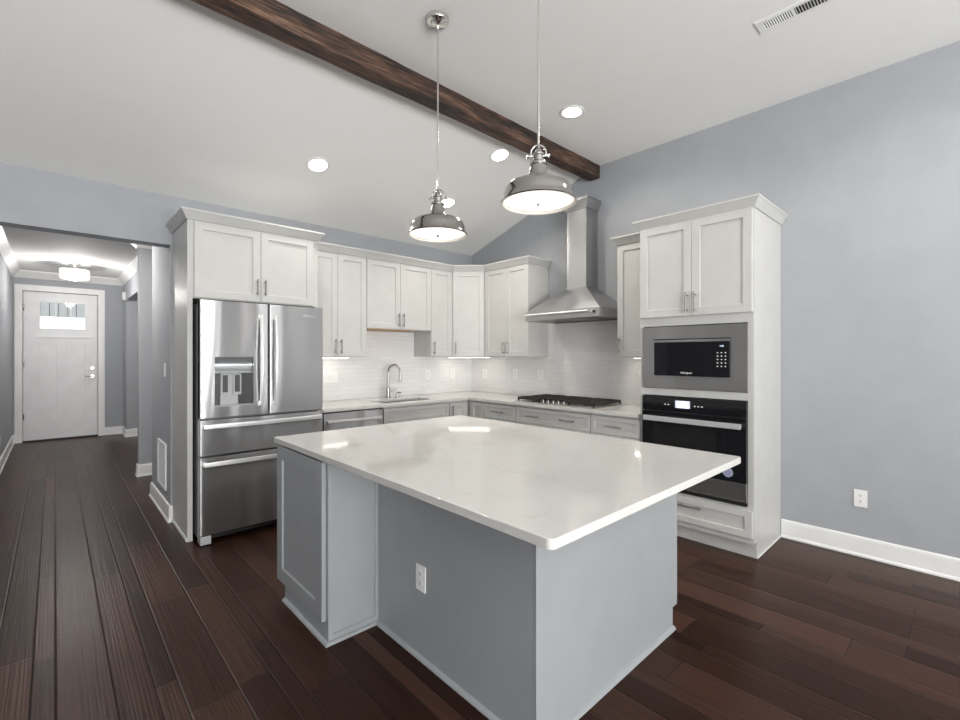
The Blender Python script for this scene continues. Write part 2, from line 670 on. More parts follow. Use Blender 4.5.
# front door
door = struct(MB().grid([DX0, -.168, -.155, .02, .033, .205, .218, .393, DX1][0:1] + [-.163, .021, .031, .206, .216, .388, DX1], [.02, 1.83, 2.255, DZ],
              lambda i, j: not (i in (1, 3, 5) and j == 1), DOOR_Y + .03, DOOR_Y + .075, 'xz').build('door_1', 'door', smooth=False))
MB().grid([DX0, -.19, .07, .155, .415, DX1], [.02, .30, 1.60, 1.72], lambda i, j: not (i in (1, 3) and j == 1), DOOR_Y + .020, DOOR_Y + .0298, 'xz').build('door_frame', 'door', door, smooth=False)
for a, b in ((-.19, .07), (.155, .415)):
    MB().shaker(a + .002, b - .002, .302, 1.598, DOOR_Y + .026, .0038, .03, .003).build('door_panel', 'door', door)
MB().box(-.20, .425, DOOR_Y + .004, DOOR_Y + .0195, 1.675, 1.70, .003).build('door_shelf', 'door', door)
for a, b in ((-.163, .021), (.031, .206), (.216, .388)):
    MB().box(a, b, DOOR_Y + .048, DOOR_Y + .054, 1.83, 2.255).build('pane', 'pane', door)
hd = MB().cyl(.485, DOOR_Y + .0, 1.03, .03, .03, 'y').tube([(.485, DOOR_Y - .03, 1.03), (.42, DOOR_Y - .035, 1.03), (.37, DOOR_Y - .03, 1.03)], .009)
hd.cyl(.485, DOOR_Y - .035, 1.03, .012, .05, 'y').build('door_handle', 'nickel', door)
MB().cyl(.485, DOOR_Y + .005, 1.17, .026, .025, 'y').box(.476, .494, DOOR_Y - .012, DOOR_Y + .005, 1.155, 1.185, .003).build('deadbolt', 'nickel', door)
for z in (.35, 1.2, 2.1):
    MB().cyl(DX0 + .002, DOOR_Y + .022, z, .008, .10).build('hinge', 'nickel', door)
cas = MB()
for a, b in ((DX0 - .10, DX0 - .01), (DX1 + .01, DX1 + .10)):
    cas.box(a, b, DOOR_Y - .02, DOOR_Y - .001, 0, DZ + .015, .003)
cas.box(DX0 - .10, DX1 + .10, DOOR_Y - .022, DOOR_Y - .001, DZ + .012, DZ + .105, .003)
for a, b in ((DX0 - .012, DX0 + .012), (DX1 - .012, DX1 + .012)):
    cas.box(a, b, DOOR_Y + .077, DOOR_Y + .149, .0, DZ + .012)
cas.box(DX0 + .012, DX1 - .012, DOOR_Y + .077, DOOR_Y + .149, DZ - .012, DZ + .012)
struct(cas.build('trim_door_casing', 'trim'))
struct(MB().box(DX0 - .01, DX1 + .01, DOOR_Y - .02, DOOR_Y + .14, .0, .022, .004).build('trim_threshold', 'iron'))
# porch header seen through the door lights: grey upright boards
ph = MB()
for k in range(30):
    ph.box(-1.6 + k * .14, -1.6 + k * .14 + .128, 13.0, 13.03, 2.19, 3.2)
struct(ph.build('trim_porch_header', paint('porch boards grey', (0.45, 0.44, 0.41), 0.7)))
struct(MB().box(-1.6, 2.6, 13.031, 13.06, 2.19, 3.2).build('trim_porch_backing', 'dark_side'))

# crown in the hall
CR = [(0, HALL_Z - .115), (.012, HALL_Z - .115), (.018, HALL_Z - .10), (.075, HALL_Z - .03), (.085, HALL_Z - .02), (.085, HALL_Z), (0, HALL_Z)]
struct(MB().sweep([(HL, NY + .16), (HL, DOOR_Y), (.905, DOOR_Y), (.905, 6.62), (.714, 6.62), (.714, 6.5), (1.6, 6.5)], CR).build('trim_hall_crown', 'trim'))


def baseboard(name, path):
    h = .135
    prof = [(0, 0), (.024, 0), (.024, .012), (.016, .022), (.015, .11), (.009, .13), (0, h)]
    return struct(MB().sweep(path, prof).build(name, 'trim'))


baseboard('baseboard_hall_left', [(HL, NY + .0), (HL, DOOR_Y), (DX0 - .10, DOOR_Y)])
baseboard('baseboard_hall_right', [(DX1 + .10, DOOR_Y), (.905, DOOR_Y), (.905, 9.78), (3.0, 9.78)])
baseboard('baseboard_hall_column', [(.714, 6.62), (.714, 6.5), (2.9, 6.5)])
baseboard('baseboard_hall_pier', [(HR + .12, 5.53), (HR, 5.53), (HR, NY - .005), (HR + .012, NY - .005)])
baseboard('baseboard_east', [(EX, .995), (EX, SY)])

# ------------------------------------------------------------------ ceiling beam
bm_ = MB()
b = bmesh.new()
NX = 60
for i in range(NX + 1):
    x = WX + (EX - .002 - WX) * i / NX
    j = lambda: random.uniform(-.0025, .0025)
    for (y, z) in ((2.59, FLAT + .02), (2.59 , 3.205), (2.597, 3.197), (2.713, 3.197), (2.72, 3.205), (2.72, FLAT + .02)):
        b.verts.new((x, y + j(), z + (j() if z < 3.3 else 0)))
b.verts.ensure_lookup_table()
for i in range(NX):
    for k in range(6):
        a0, a1 = i * 6 + k, i * 6 + (k + 1) % 6
        b.faces.new((b.verts[a0], b.verts[a1], b.verts[a1 + 6], b.verts[a0 + 6]))
b.faces.new([b.verts[k] for k in range(6)])
b.faces.new([b.verts[NX * 6 + k] for k in range(6)])
bmesh.ops.recalc_face_normals(b, faces=list(b.faces))
bm_._merge(b)
tag(bm_.build('ceiling_beam', 'beam'), 'dark stained rustic timber beam running along the ceiling ridge', 'beam')

# ------------------------------------------------------------------ cabinet kit


def pull(parent, x, y, z, length=.15, vertical=True, mat='pull_nickel'):
    """bar handle in front of a face at y (facing -y)"""
    m = MB()
    h = length / 2
    o = .032
    if vertical:
        m.tube([(x, y - o, z - h), (x, y - o, z + h)], .0058)
        for s in (-1, 1):
            m.tube([(x, y, z + s * h * .72), (x, y - o, z + s * h * .72)], .0048)
    else:
        m.tube([(x - h, y - o, z), (x + h, y - o, z)], .0058)
        for s in (-1, 1):
            m.tube([(x + s * h * .72, y, z), (x + s * h * .72, y - o, z)], .0048)
    return m.build('handle', mat, parent)


CROWN = lambda z: [(0, z - .008), (.010, z - .008), (.014, z + .004), (.038, z + .042), (.043, z + .046), (.046, z + .049), (.046, z + .062), (0, z + .062)]


def door_front(parent, name, x0, x1, z0, z1, yf, mat='cabinet', rail=.057):
    return MB().shaker(x0 + .0015, x1 - .0015, z0, z1, yf, .019, rail).build(name, mat, parent)


def wall_cabinet(label, loc, rz, w, z0, z1, doors, d=.328, crown_path=None, group='white wall cabinets', first=None, last=None):
    t = thing('wall_cabinet', label, 'cabinet', (loc[0], loc[1], z0), rz, group)
    H = z1 - z0
    MB().box(0.0005, w - .0005, -d, -.002, 0, H, .001).build('body', 'cabinet', t)
    for (a, b_, hs) in doors:
        dr = door_front(t, 'door', a, b_, .003, H - .008, -d - .0195)
        hx = b_ - .03 if hs == 'r' else a + .03
        pull(dr, hx, -d - .0195, .10, .145)
    if crown_path:
        MB().sweep(crown_path, CROWN(H), first, last).build('crown_molding', 'cabinet', t)
    return t


UB = 1.372          # bottom of wall cabinets
UT = 2.388
F = -.348           # door face of wall cabinets (local y)
R90 = -PI / 2
WG = 'white shaker wall cabinets'
# north wall
wall_cabinet('tall white two-door wall cabinet right beside the refrigerator enclosure', (1.722, NY), 0, .612, UB, UT,
             [(0, .301, 'r'), (.301, .612, 'l')], crown_path=[(0, F), (.612, F)], group=WG)
c = wall_cabinet('shorter white two-door wall cabinet above the sink with raw wood underside', (2.337, NY), 0, .814, 1.665, UT,
                 [(0, .402, 'r'), (.402, .814, 'l')], crown_path=[(0, F), (.814, F)], group=WG)
MB().box(.02, .62, -.33, -.012, -.006, -.0005).build('underside_panel', 'raw_wood', c)['label'] = 'raw plywood underside'
s2 = math.sqrt(.5)
dA, dB = (3.463, 4.2), (3.735, 3.935)
wall_cabinet('narrow single-door white wall cabinet left of the diagonal corner cabinet', (3.153, NY), 0, .310, UB, UT,
             [(0, .305, 'l')], crown_path=[(0, F), (.310, F)], group=WG, last=(.310 + dB[0] - dA[0], F + dB[1] - dA[1]))
# diagonal corner cabinet, built about its own wall corner
t = thing('corner_wall_cabinet', 'diagonal single-door white wall cabinet in the room corner', 'cabinet', (EX, NY, UB), 0, WG)
lx = lambda p: (p[0] - EX, p[1] - NY)
A, B = lx(dA), lx(dB)
H = UT - UB
MB().prism([(A[0] + .001, -.002), (-.002, -.002), (-.002, B[1] + .001), (B[0] + .02, B[1] + .001), (A[0] + .001, A[1] + .02)], 0, H).build('body', 'cabinet', t)
ang = math.atan2(B[1] - A[1], B[0] - A[0])
ln = math.hypot(B[0] - A[0], B[1] - A[1])
X = Matrix.Translation((A[0], A[1], 0)) @ Matrix.Rotation(ang, 4, 'Z')
dr = MB().shaker(.004, ln - .004, .003, H - .008, -.004, .019).move(X).build('door', 'cabinet', t)
hh = MB()
hh.tube([(.04, -.036, .03), (.04, -.036, .17)], .0058)
for z in (.05, .15):
    hh.tube([(.04, -.004, z), (.04, -.036, z)], .0048)
hh.move(X).build('handle', 'pull_nickel', dr)
MB().sweep([A, B], CROWN(H), first=(A[0] - 1, A[1]), last=(B[0], B[1] - 1)).build('crown_molding', 'cabinet', t)
# east wall
wall_cabinet('white two-door wall cabinet left of the steel range hood', (EX, 3.934), R90, .678, UB, UT,
             [(0, .350, 'r'), (.350, .678, 'l')], crown_path=[(0, F), (.678, F), (.678, -.001)], group=WG,
             first=(-(dB[1] - dA[1]) * -1 if False else (dB[1] - dA[1]), F + (dA[0] - dB[0])))
wall_cabinet('white single-door wall cabinet between range hood and oven tower', (EX, 2.192), R90, .378, UB, UT,
             [(0, .378, 'l')], crown_path=[(0, -.001), (0, F), (.378, F)], group=WG)

# refrigerator enclosure: panels, cabinet over the refrigerator
PX0, PX1, PF = .724, 1.716, 3.962
t = thing('refrigerator_cabinet', 'white two-door cabinet enclosure built over and beside the refrigerator', 'cabinet', (PX0, NY, 0), 0)
dep = NY - PF
W = PX1 - PX0
MB().box(0, .034, -dep, -.002, 0, 2.405, .001).build('side_panel', 'cabinet', t)
MB().box(W - .022, W, -dep, -.002, 0, 2.405, .001).build('side_panel', 'cabinet', t)
MB().box(-.008, .0, -dep + .004, -.002, 0, .03, .004).build('shoe_molding', 'trim', t)
MB().box(.034, W - .022, -dep, -.002, 1.815, 2.405, .001).build('body', 'cabinet', t)
for a, b_, hs in ((.040, .510, 'r'), (.510, W - .045, 'l')):
    dr = door_front(t, 'door', a, b_, 1.822, 2.392, -dep - .0195)
    pull(dr, b_ - .03 if hs == 'r' else a + .03, -dep - .0195, 1.935, .13)
MB().sweep([(0, -.001), (0, -dep - .004), (W, -dep - .004), (W, -.415)], CROWN(2.408)).build('crown_molding', 'cabinet', t)

# ------------------------------------------------------------------ base cabinets


def carcass(t, w, d, z0, z1, toe=True, mat='cabinet'):
    m = MB()
    zb = .11 if toe else z0
    m.box(0.0005, .018, -d, -.012, zb, z1)
    m.box(w - .018, w - .0005, -d, -.012, zb, z1)
    m.box(.018, w - .018, -d, -.012, zb, zb + .018)
    m.box(.018, w - .018, -.03, -.012, zb + .018, z1)
    m.box(.018, w - .018, -d, -d + .018, zb + .018, z1)
    m.build('body', mat, t)
    if toe:
        MB().box(0.0005, w - .0005, -d + .06, -d + .078, 0, .11).build('toe_kick', mat, t)


def base_cabinet(label, loc, rz, w, d, fronts, name='base_cabinet', group='white base cabinets'):
    t = thing(name, label, 'cabinet', (loc[0], loc[1], 0), rz, group)
    carcass(t, w, d, 0, .883)
    for f in fronts:
        kind, a, b_, z0, z1 = f[:5]
        fr = door_front(t, kind, a, b_, z0, z1, -d - .0195, rail=.05 if z1 - z0 > .2 else .036)
        for h in f[5:]:
            pull(fr, h[0], -d - .0195, h[1], h[2], h[3])
    return t


BD = .645           # depth of base boxes
ZT = .866
base_cabinet('white sink base cabinet with a false front right of the dishwasher', (2.338, NY), 0, .822, BD,
             [('false_front', .004, .818, .715, ZT), ('door', .004, .411, .115, .708, (.38, .63, .145, True)), ('door', .411, .818, .115, .708, (.44, .63, .145, True))],
             'sink_base_cabinet')
base_cabinet('narrow white base cabinet with upright handle beside the sink base', (3.161, NY), 0, .29, BD,
             [('door', .003, .246, .115, ZT, (.032, .765, .145, True))])
base_cabinet('blind corner white base panel left of the east drawer stacks', (EX, 3.9035), R90, .2685, .63,
             [('door', .055, .266, .115, ZT)])
base_cabinet('white drawer base with one pull left of the cooktop', (EX, 3.634), R90, .466, .63,
             [('drawer', .003, .463, .715, ZT, (.233, .79, .15, False)), ('drawer', .003, .463, .42, .708, (.233, .565, .15, False)), ('drawer', .003, .463, .115, .413, (.233, .27, .15, False))])
base_cabinet('wide white drawer base with two pulls under the cooktop', (EX, 3.167), R90, .892, .63,
             [('drawer', .003, .889, .715, ZT, (.245, .79, .16, False), (.655, .79, .16, False)), ('drawer', .003, .889, .42, .708, (.45, .565, .16, False)), ('drawer', .003, .889, .115, .413, (.45, .27, .16, False))])
base_cabinet('white drawer base with one pull between cooktop and oven tower', (EX, 2.274), R90, .46, .63,
             [('drawer', .003, .457, .715, ZT, (.23, .79, .16, False)), ('door', .003, .23, .115, .708, (.20, .62, .145, True)), ('door', .23, .457, .115, .708, (.26, .62, .145, True))])

# worktop, one continuous L with the sink cut-out
SX0, SX1, SYa, SYb = 2.39, 3.01, 3.965, 4.275
xs = [1.718, SX0, SX1, 3.41, EX - .001]
ys = [1.814, 3.86, SYa, SYb, NY - .001]
w_ = MB().grid(xs, ys, lambda i, j: (i == 3) or (j >= 1 and not (i == 1 and j == 2)), .884, .914, 'xy')
bmesh.ops.bevel(w_.bm, geom=[e for e in w_.bm.edges if len(e.link_faces) == 2 and e.calc_face_angle(0) > 1], offset=.003, segments=2, affect='EDGES')
tag(w_.build('worktop', 'quartz'), 'L-shaped white quartz worktop along the tiled kitchen walls', 'worktop')

# backsplash tiles
b1 = MB().grid([1.72, 2.338, 3.15, EX - .009], [.9145, UB - .002, 1.655], lambda i, j: j == 0 or i == 1, NY - .008, NY - .0005, 'xz')
tag(b1.build('tile_backsplash', 'tile'), 'glossy white tile backsplash on the wall behind the sink', 'backsplash', 'tile backsplashes')
b2 = MB().grid([1.813, 2.195, 3.253, NY - .0005], [.9145, UB - .002, 1.79], lambda i, j: j == 0 or i == 1, EX - .008, EX - .0005, 'yz')
tag(b2.build('tile_backsplash', 'tile'), 'glossy white tile backsplash behind the cooktop and below the hood', 'backsplash', 'tile backsplashes')

# ------------------------------------------------------------------ oven tower
TY0, TY1, TFX = 1.0, 1.812, 3.445
TW = TY1 - TY0
TD = EX - TFX
t = thing('oven_tower_cabinet', 'tall white cabinet tower holding the microwave and wall oven', 'cabinet', (EX, TY1, 0), R90)
ox0, ox1 = .026, .776          # opening width (local x)
f = MB()
f.grid([0, ox0, ox1, TW], [.11, .16, .335, .355, 1.078, 1.132, 1.612, 1.675, 2.39],
       lambda i, j: not (i == 1 and j in (1, 3, 5)) , -TD, -TD + .02, 'xz')
for a, b_ in ((0, .02), (TW - .02, TW)):
    f.box(a, b_, -TD + .02, -.002, .11, 2.39).box(a, b_, -TD + .06, -.002, 0, .11)
for z in (.11, .337, 1.09, 1.62, 2.37):
    f.box(.02, TW - .02, -TD + .02, -.02, z, z + .018)
f.box(.02, TW - .02, -.02, -.002, .11, 2.39)
f.build('body', 'cabinet', t)
MB().box(.0205, TW - .0205, -TD + .062, -TD + .078, 0, .11).build('toe_kick', 'cabinet', t)
MB().box(TW + .0005, TW + .008, -TD + .062, -.016, 0, .012, .003).build('shoe_molding', 'trim', t)
for a, b_, hs in ((.004, .408, 'r'), (.408, TW - .004, 'l')):
    dr = door_front(t, 'door', a, b_, 1.68, 2.382, -TD - .0195)
    pull(dr, b_ - .03 if hs == 'r' else a + .03, -TD - .0195, 1.775, .15)
dr = door_front(t, 'drawer', .004, TW - .004, .150, .336, -TD - .0195, rail=.045)
pull(dr, .40, -TD - .0195, .278, .17, False)
MB().sweep([(0, -.415), (0, -TD - .002), (TW, -TD - .002), (TW, -.001)], CROWN(2.392)).build('crown_molding', 'cabinet', t)

# microwave in its trim frame
mw = thing('microwave', 'built-in microwave in a wide stainless frame above the oven', 'microwave', (EX, TY1, 1.132), R90)
mz0, mz1 = .004, .473
gx0, gx1, gz0, gz1 = .120, .671, .098, .374
MB().grid([.024, gx0, gx1, .776], [mz0, gz0, gz1, mz1], lambda i, j: not (i == 1 and j == 1), -TD - .012, -TD - .001, 'xz').build('trim_frame', 'steel_dark', mw)
MB().box(gx0 + .002, gx1 - .002, -TD - .008, -TD + .38, gz0 + .002, gz1 - .002).build('body', 'black_plastic', mw)
MB().box(gx0 + .003, gx1 - .003, -TD - .020, -TD - .009, gz1 - .020, gz1 - .004, .002).build('vent_strip', 'steel', mw)
dsplit = .562
d_ = MB().box(gx0 + .003, dsplit - .001, -TD - .022, -TD - .009, gz0 + .003, gz1 - .022, .002).build('door', 'black_glass', mw)
text_mesh('door_lettering', 'Whirlpool', .020, .0002, M['legend'], d_, ((gx0 + dsplit) / 2 + .03, -TD - .0222, gz0 + .026), (PI / 2, 0, 0))
cp = MB().box(dsplit + .001, gx1 - .003, -TD - .022, -TD - .009, gz0 + .003, gz1 - .022, .002).build('control_panel', 'black_glass', mw)
for r in range(5):
    for q in range(3):
        x = dsplit + .028 + q * .026
        z = gz0 + .175 - r * .024
        MB().box(x - .0045, x + .0045, -TD - .0228, -TD - .0218, z - .003, z + .003).build('button', 'legend', cp)
text_mesh('clock_digits', '1:06', .016, .0002, M['screen'], cp, (dsplit + .055, -TD - .0222, gz0 + .222), (PI / 2, 0, 0))
MB().box(gx0 - .004, gx1 + .004, -TD - .016, -TD - .012, gz1 - .001, gz1 + .005).build('edge_strip', 'black_plastic', mw)
MB().box(gx0 - .004, gx1 + .004, -TD - .016, -TD - .012, gz0 - .008, gz0 + .001).build('edge_strip', 'steel', mw)

# wall oven
ov = thing('wall_oven', 'black glass single wall oven with steel bar handle under the microwave', 'oven', (EX, TY1, .355), R90)
o0, o1 = .028, .774
MB().box(o0 + .004, o1 - .004, -TD + .002, -TD + .52, .006, .712).build('body', 'dark_side', ov)
cpz0, cpz1 = .605, .717
cp = MB().box(o0, o1, -TD - .024, -TD - .001, cpz0, cpz1, .002).build('control_panel', 'black_glass', ov)
cb = MB().box(o0 + .262, o0 + .372, -TD - .0248, -TD - .0238, cpz0 + .032, cpz0 + .088).build('display_surround', 'screen_blue', cp)
MB().box(o0 + .278, o0 + .356, -TD - .0255, -TD - .0245, cpz0 + .037, cpz0 + .082).build('display', 'screen', cb)
for x in (.18, .205, .40, .425, .45):
    MB().box(o0 + x, o0 + x + .012, -TD - .0248, -TD - .0238, cpz0 + .05, cpz0 + .057).build('button', 'legend', cp)
d_ = MB().box(o0, o1, -TD - .028, -TD - .001, .165, cpz0 - .004, .003).build('door', 'black_glass', ov)
MB().box(o0 + .09, o1 - .19, -TD - .0286, -TD - .0279, .20, .50).build('door_window', plain('oven window', (0.012, 0.012, 0.012, 1), 0.09), d_)
hb = MB().box(o0 + .030, o1 - .022, -TD - .078, -TD - .058, .530, .568, .004)
for x in (o0 + .05, o1 - .04):
    hb.box(x - .012, x + .012, -TD - .06, -TD - .027, .535, .563, .003)
hb.build('handle', 'handle_steel', d_)
sk = MB().cyl(o1 - .115, -TD - .0295, .222, .034, .0015, 'y').build('round_sticker', 'badge', d_)
MB().lathe([(.026, -.0003), (.026, 0), (.030, 0), (.030, -.0003)], o1 - .115, -TD - .0295, .222, 32, 'y').build('sticker_ring', 'legend', sk)
MB().grid([o0, o0 + .006, o1 - .006, o1], [.03, .036, .154, .160], lambda i, j: not (i == 1 and j == 1), -TD - .0262, -TD - .0005, 'xz').build('lower_frame', 'chrome', ov)
MB().box(o0 + .006, o1 - .006, -TD - .022, -TD - .0005, .036, .154, .002).build('lower_panel', 'steel_dark', ov)
MB().box(o0, o1, -TD - .018, -TD - .0005, .004, .028, .002).build('vent_trim', 'black_plastic', ov)

# ------------------------------------------------------------------ range hood
HFX, HY0, HY1 = 3.58, 2.277, 3.158
HW, HD = HY1 - HY0, EX - HFX
t = thing('range_hood', 'stainless pyramid range hood with tall chimney above the cooktop', 'range hood', (EX, HY1, 1.735), R90)
back = -.0095
cx0, cx1, cd = HY1 - 2.845, HY1 - 2.612, .215
m = MB()
b = bmesh.new()
def ringv(x0, x1, yf, yb, z):
    return [b.verts.new(p) for p in ((x0, yf, z), (x1, yf, z), (x1, yb, z), (x0, yb, z))]
rs = [ringv(.015, HW - .015, -HD + .015, back, .012), ringv(.004, HW - .004, -HD + .004, back, .002), ringv(0, HW, -HD, back, .006), ringv(0, HW, -HD, back, .088), ringv(.004, HW - .004, -HD + .004, back, .092),
      ringv(cx0 - .006, cx1 + .006, -cd - .006, back, .335), ringv(cx0 - .006, cx1 + .006, -cd - .006, back, .342), ringv(cx0, cx1, -cd, back, .342)]
for a_, b_ in zip(rs, rs[1:]):
    for i in range(4):
        b.faces.new((a_[i], a_[(i + 1) % 4], b_[(i + 1) % 4], b_[i]))
b.faces.new(rs[0]); b.faces.new(rs[-1])
bmesh.ops.recalc_face_normals(b, faces=list(b.faces))
m._merge(b)
m.build('canopy', 'steel_hood', t, smooth=False)
MB().box(cx0 + .001, cx1 - .001, -cd + .001, back, .342, 1.130, .002).build('chimney', 'steel_hood', t)
cz = 1.130
MB().sweep([(cx0, back), (cx0, -cd), (cx1, -cd), (cx1, back)], [(0, cz - .008), (.010, cz - .008), (.012, cz + .01), (.034, cz + .062), (.044, cz + .07), (.044, cz + .095), (0, cz + .095)]).build('chimney_crown', 'steel_hood', t)
rail = MB().tube([(.03, -HD - .028, .060), (HW - .11, -HD - .028, .060)], .010)
for x in (.09, HW - .13):
    rail.tube([(x, -HD, .058), (x, -HD - .028, .058)], .006)
rail.build('towel_rail', 'handle_steel', t)
MB().cyl(HW - .055, -HD - .012, .05, .012, .012, 'y').build('knob', 'black_plastic', t)
fl = MB()
for k in range(14):
    fl.box(.06 + k * .055, .06 + k * .055 + .03, -HD + .06, -.06, .006, .011)
fl.build('grease_filter', 'nickel', t)
# ------------------------------------------------------------------ cooktop
CX0, CX1, CY0, CY1 = 3.468, 3.985, 2.272, 3.205
t = thing('gas_cooktop', 'black gas cooktop with cast iron grates on the worktop below the hood', 'cooktop', (EX, CY1, .9143), R90)
w = CY1 - CY0
yf, yb = CX0 - EX, CX1 - EX
MB().box(0, w, yf, yb, 0, .010, .003).build('base_plate', 'steel_dark', t)
gw = w / 3
for k in range(3):
    g = MB()
    a, b_ = k * gw + .012, (k + 1) * gw - .012
    fy = yf + (.10 if k == 1 else .035)
    for x in (a, b_ - .012):
        g.box(x, x + .012, fy, yb - .02, .024, .048, .003)
    for y in (fy, yb - .032):
        g.box(a, b_, y, y + .012, .024, .048, .003)
    for q in range(1, 6):
        x = a + (b_ - a) * q / 6
        g.box(x - .005, x + .005, fy, yb - .02, .034, .050, .002)
    g.box(a, b_, (fy + yb) / 2 - .006, (fy + yb) / 2 + .006, .032, .048, .003)
    for x in (a, b_ - .014):
        for y in (fy, yb - .034):
            g.box(x, x + .014, y, y + .014, .010, .034)
    g.build('grate', 'iron', t)
for (x, y, r) in ((.5 * gw, yf + .15, .042), (.5 * gw, yf + .38, .05), (1.5 * gw, yf + .30, .06), (2.5 * gw, yf + .15, .042), (2.5 * gw, yf + .38, .05)):
    MB().lathe([(0, .012), (r, .012), (r, .020), (r * .8, .026), (0, .028)], x, y, 0, 28).build('burner', 'iron', t)
for k in range(5):
    x = w / 2 + (k - 2) * .062 - .01
    MB().lathe([(.019, .010), (.019, .015), (.015, .017), (.014, .034), (.011, .036), (0, .036)], x, yf + .052, 0, 24).build('knob', 'pull_nickel', t)

# ------------------------------------------------------------------ sink, faucet, soap dispenser
t = thing('kitchen_sink', 'undermount steel sink bowl set into the worktop under the window-less tiled wall', 'sink', (SX0, SYa, .70), 0)
t['label'] = 'undermount stainless sink bowl in the worktop below the short wall cabinet'
sw, sd = SX1 - SX0, SYb - SYa
bw = MB()
bw.grid([-.012, 0.0, sw, sw + .012], [-.012, 0.0, sd, sd + .012], lambda i, j: not (i == 1 and j == 1), 0, .183, 'xy')
bw.box(0, sw, 0, sd, 0, .008)
bw.build('bowl', 'steel', t)
MB().cyl(sw / 2, sd / 2, .008, .045, .004).build('drain', 'chrome', t)

fx, fy = 2.71, 4.405
t = thing('kitchen_faucet', 'tall gooseneck pull-down faucet behind the sink', 'faucet', (fx, fy, .9143), 0)
MB().lathe([(0, 0), (.032, 0), (.032, .006), (.025, .012), (.024, .10), (.016, .125), (.0, .125)], 0, 0, 0, 24).build('base', 'faucet_steel', t)
dx, dy = .33, -.94
arc = [(0, 0, .11), (0, 0, .25)]
for k in range(0, 19):
    a = PI - PI * k / 18 * 1.06
    arc.append((dx * .085 * (1 + math.cos(a)), dy * .085 * (1 + math.cos(a)), .282 + .085 * math.sin(a)))
MB().tube(arc, .0115, 14).build('spout', 'faucet_steel', t)
e = Vector(arc[-1]); dr_ = (Vector(arc[-1]) - Vector(arc[-2])).normalized()
MB().tube([e, e + dr_ * .03, e + dr_ * .07, e + dr_ * .085], [.012, .014, .017, .016], 14).build('spray_head', 'faucet_steel', t)
MB().tube([(.018, 0, .075), (.045, -.01, .078), (.10, -.03, .088)], [.008, .007, .005], 12).build('lever', 'faucet_steel', t)
t = thing('soap_dispenser', 'small dark soap dispenser pump standing right of the faucet', 'soap dispenser', (2.815, 4.385, .9143), 0)
MB().lathe([(0, 0), (.024, 0), (.024, .008), (.010, .014), (.009, .045), (0, .045)], 0, 0, 0, 20).build('base', 'nickel', t)
MB().tube([(0, 0, .045), (0, -.01, .058), (.01, -.06, .056)], .007, 10).build('nozzle', 'nickel', t)

# ------------------------------------------------------------------ dishwasher
t = thing('dishwasher', 'stainless dishwasher between the refrigerator and the sink base', 'dishwasher', (1.735, NY, 0), 0)
w = .598
MB().box(.004, w - .004, -.62, -.03, .10, .868).build('body', 'dark_side', t)
d_ = MB().box(.002, w - .002, -.672, -.622, .115, .872, .004).build('door', 'steel', t)
MB().box(.004, w - .004, -.670, -.624, .8705, .8745).build('control_strip', 'black_plastic', d_)
hp = [(.035 + (w - .07) * k / 12, -.70 - .012 * math.sin(PI * k / 12), .795) for k in range(13)]
hb = MB().tube(hp, .013, 20, flat=(.55, 1.15), sq=.4)
for x in (.04, w - .04):
    hb.box(x - .012, x + .012, -.70, -.672, .783, .807, .003)
hb.build('handle', 'handle_steel', d_)
MB().box(.004, w - .004, -.60, -.58, .003, .10).build('toe_kick', 'black_plastic', t)

# ------------------------------------------------------------------ refrigerator
FX0, FX1, FY, FT = .770, 1.688, 3.79, 1.79
t = thing('refrigerator', 'stainless french-door refrigerator with water dispenser and two freezer drawers', 'refrigerator', (FX0, NY, 0), 0)
w = FX1 - FX0
yf = FY - NY
yd = yf + .075
MB().box(.008, w - .008, yd + .006, -.03, .03, FT - .02, .004).build('body', 'dark_side', t)


def steel_front(name, x0, x1, z0, z1, hole=None):
    """door skin bowed slightly forward, with dark sides"""
    m = MB()
    b = bmesh.new()
    n = 10
    us = [x0 + (x1 - x0) * i / n for i in range(n + 1)]
    vs = [z0, z1]
    if hole:
        us = sorted(set([x0, hole[0], hole[1], x1] + [u for u in us if not hole[0] - .01 < u < hole[1] + .01 and u not in (x0, x1)]) | {x0, x1})
        k = 6
        us = sorted(set(us + [hole[0] + (hole[1] - hole[0]) * i / k for i in range(1, k)]))
        vs = [z0, hole[2], hole[3], z1]
    us = sorted(set(us + [x0 + .003, x0 + .010, x1 - .010, x1 - .003]))
    def yy(u):
        s = (u - x0) / (x1 - x0)
        return yf + .0015 * (2 * s - 1) ** 2 + (.005 * (max(0, .010 - min(u - x0, x1 - u)) / .010) ** 2)
    g = {}
    for i, u in enumerate(us):
        for j, v in enumerate(vs):
            g[i, j] = b.verts.new((u, yy(u), v))
    for i in range(len(us) - 1):
        for j in range(len(vs) - 1):
            if hole and hole[0] - 1e-6 <= us[i] and us[i + 1] <= hole[1] + 1e-6 and j == 1:
                continue
            b.faces.new((g[i, j], g[i + 1, j], g[i + 1, j + 1], g[i, j + 1]))
    edges = [e for e in b.edges if len(e.link_faces) == 1]
    r = bmesh.ops.extrude_edge_only(b, edges=edges)
    for v in [q for q in r['geom'] if isinstance(q, bmesh.types.BMVert)]:
        v.co.y = yd - .012
    bmesh.ops.recalc_face_normals(b, faces=list(b.faces))
    m._merge(b)
    return m.build(name, 'steel', t)


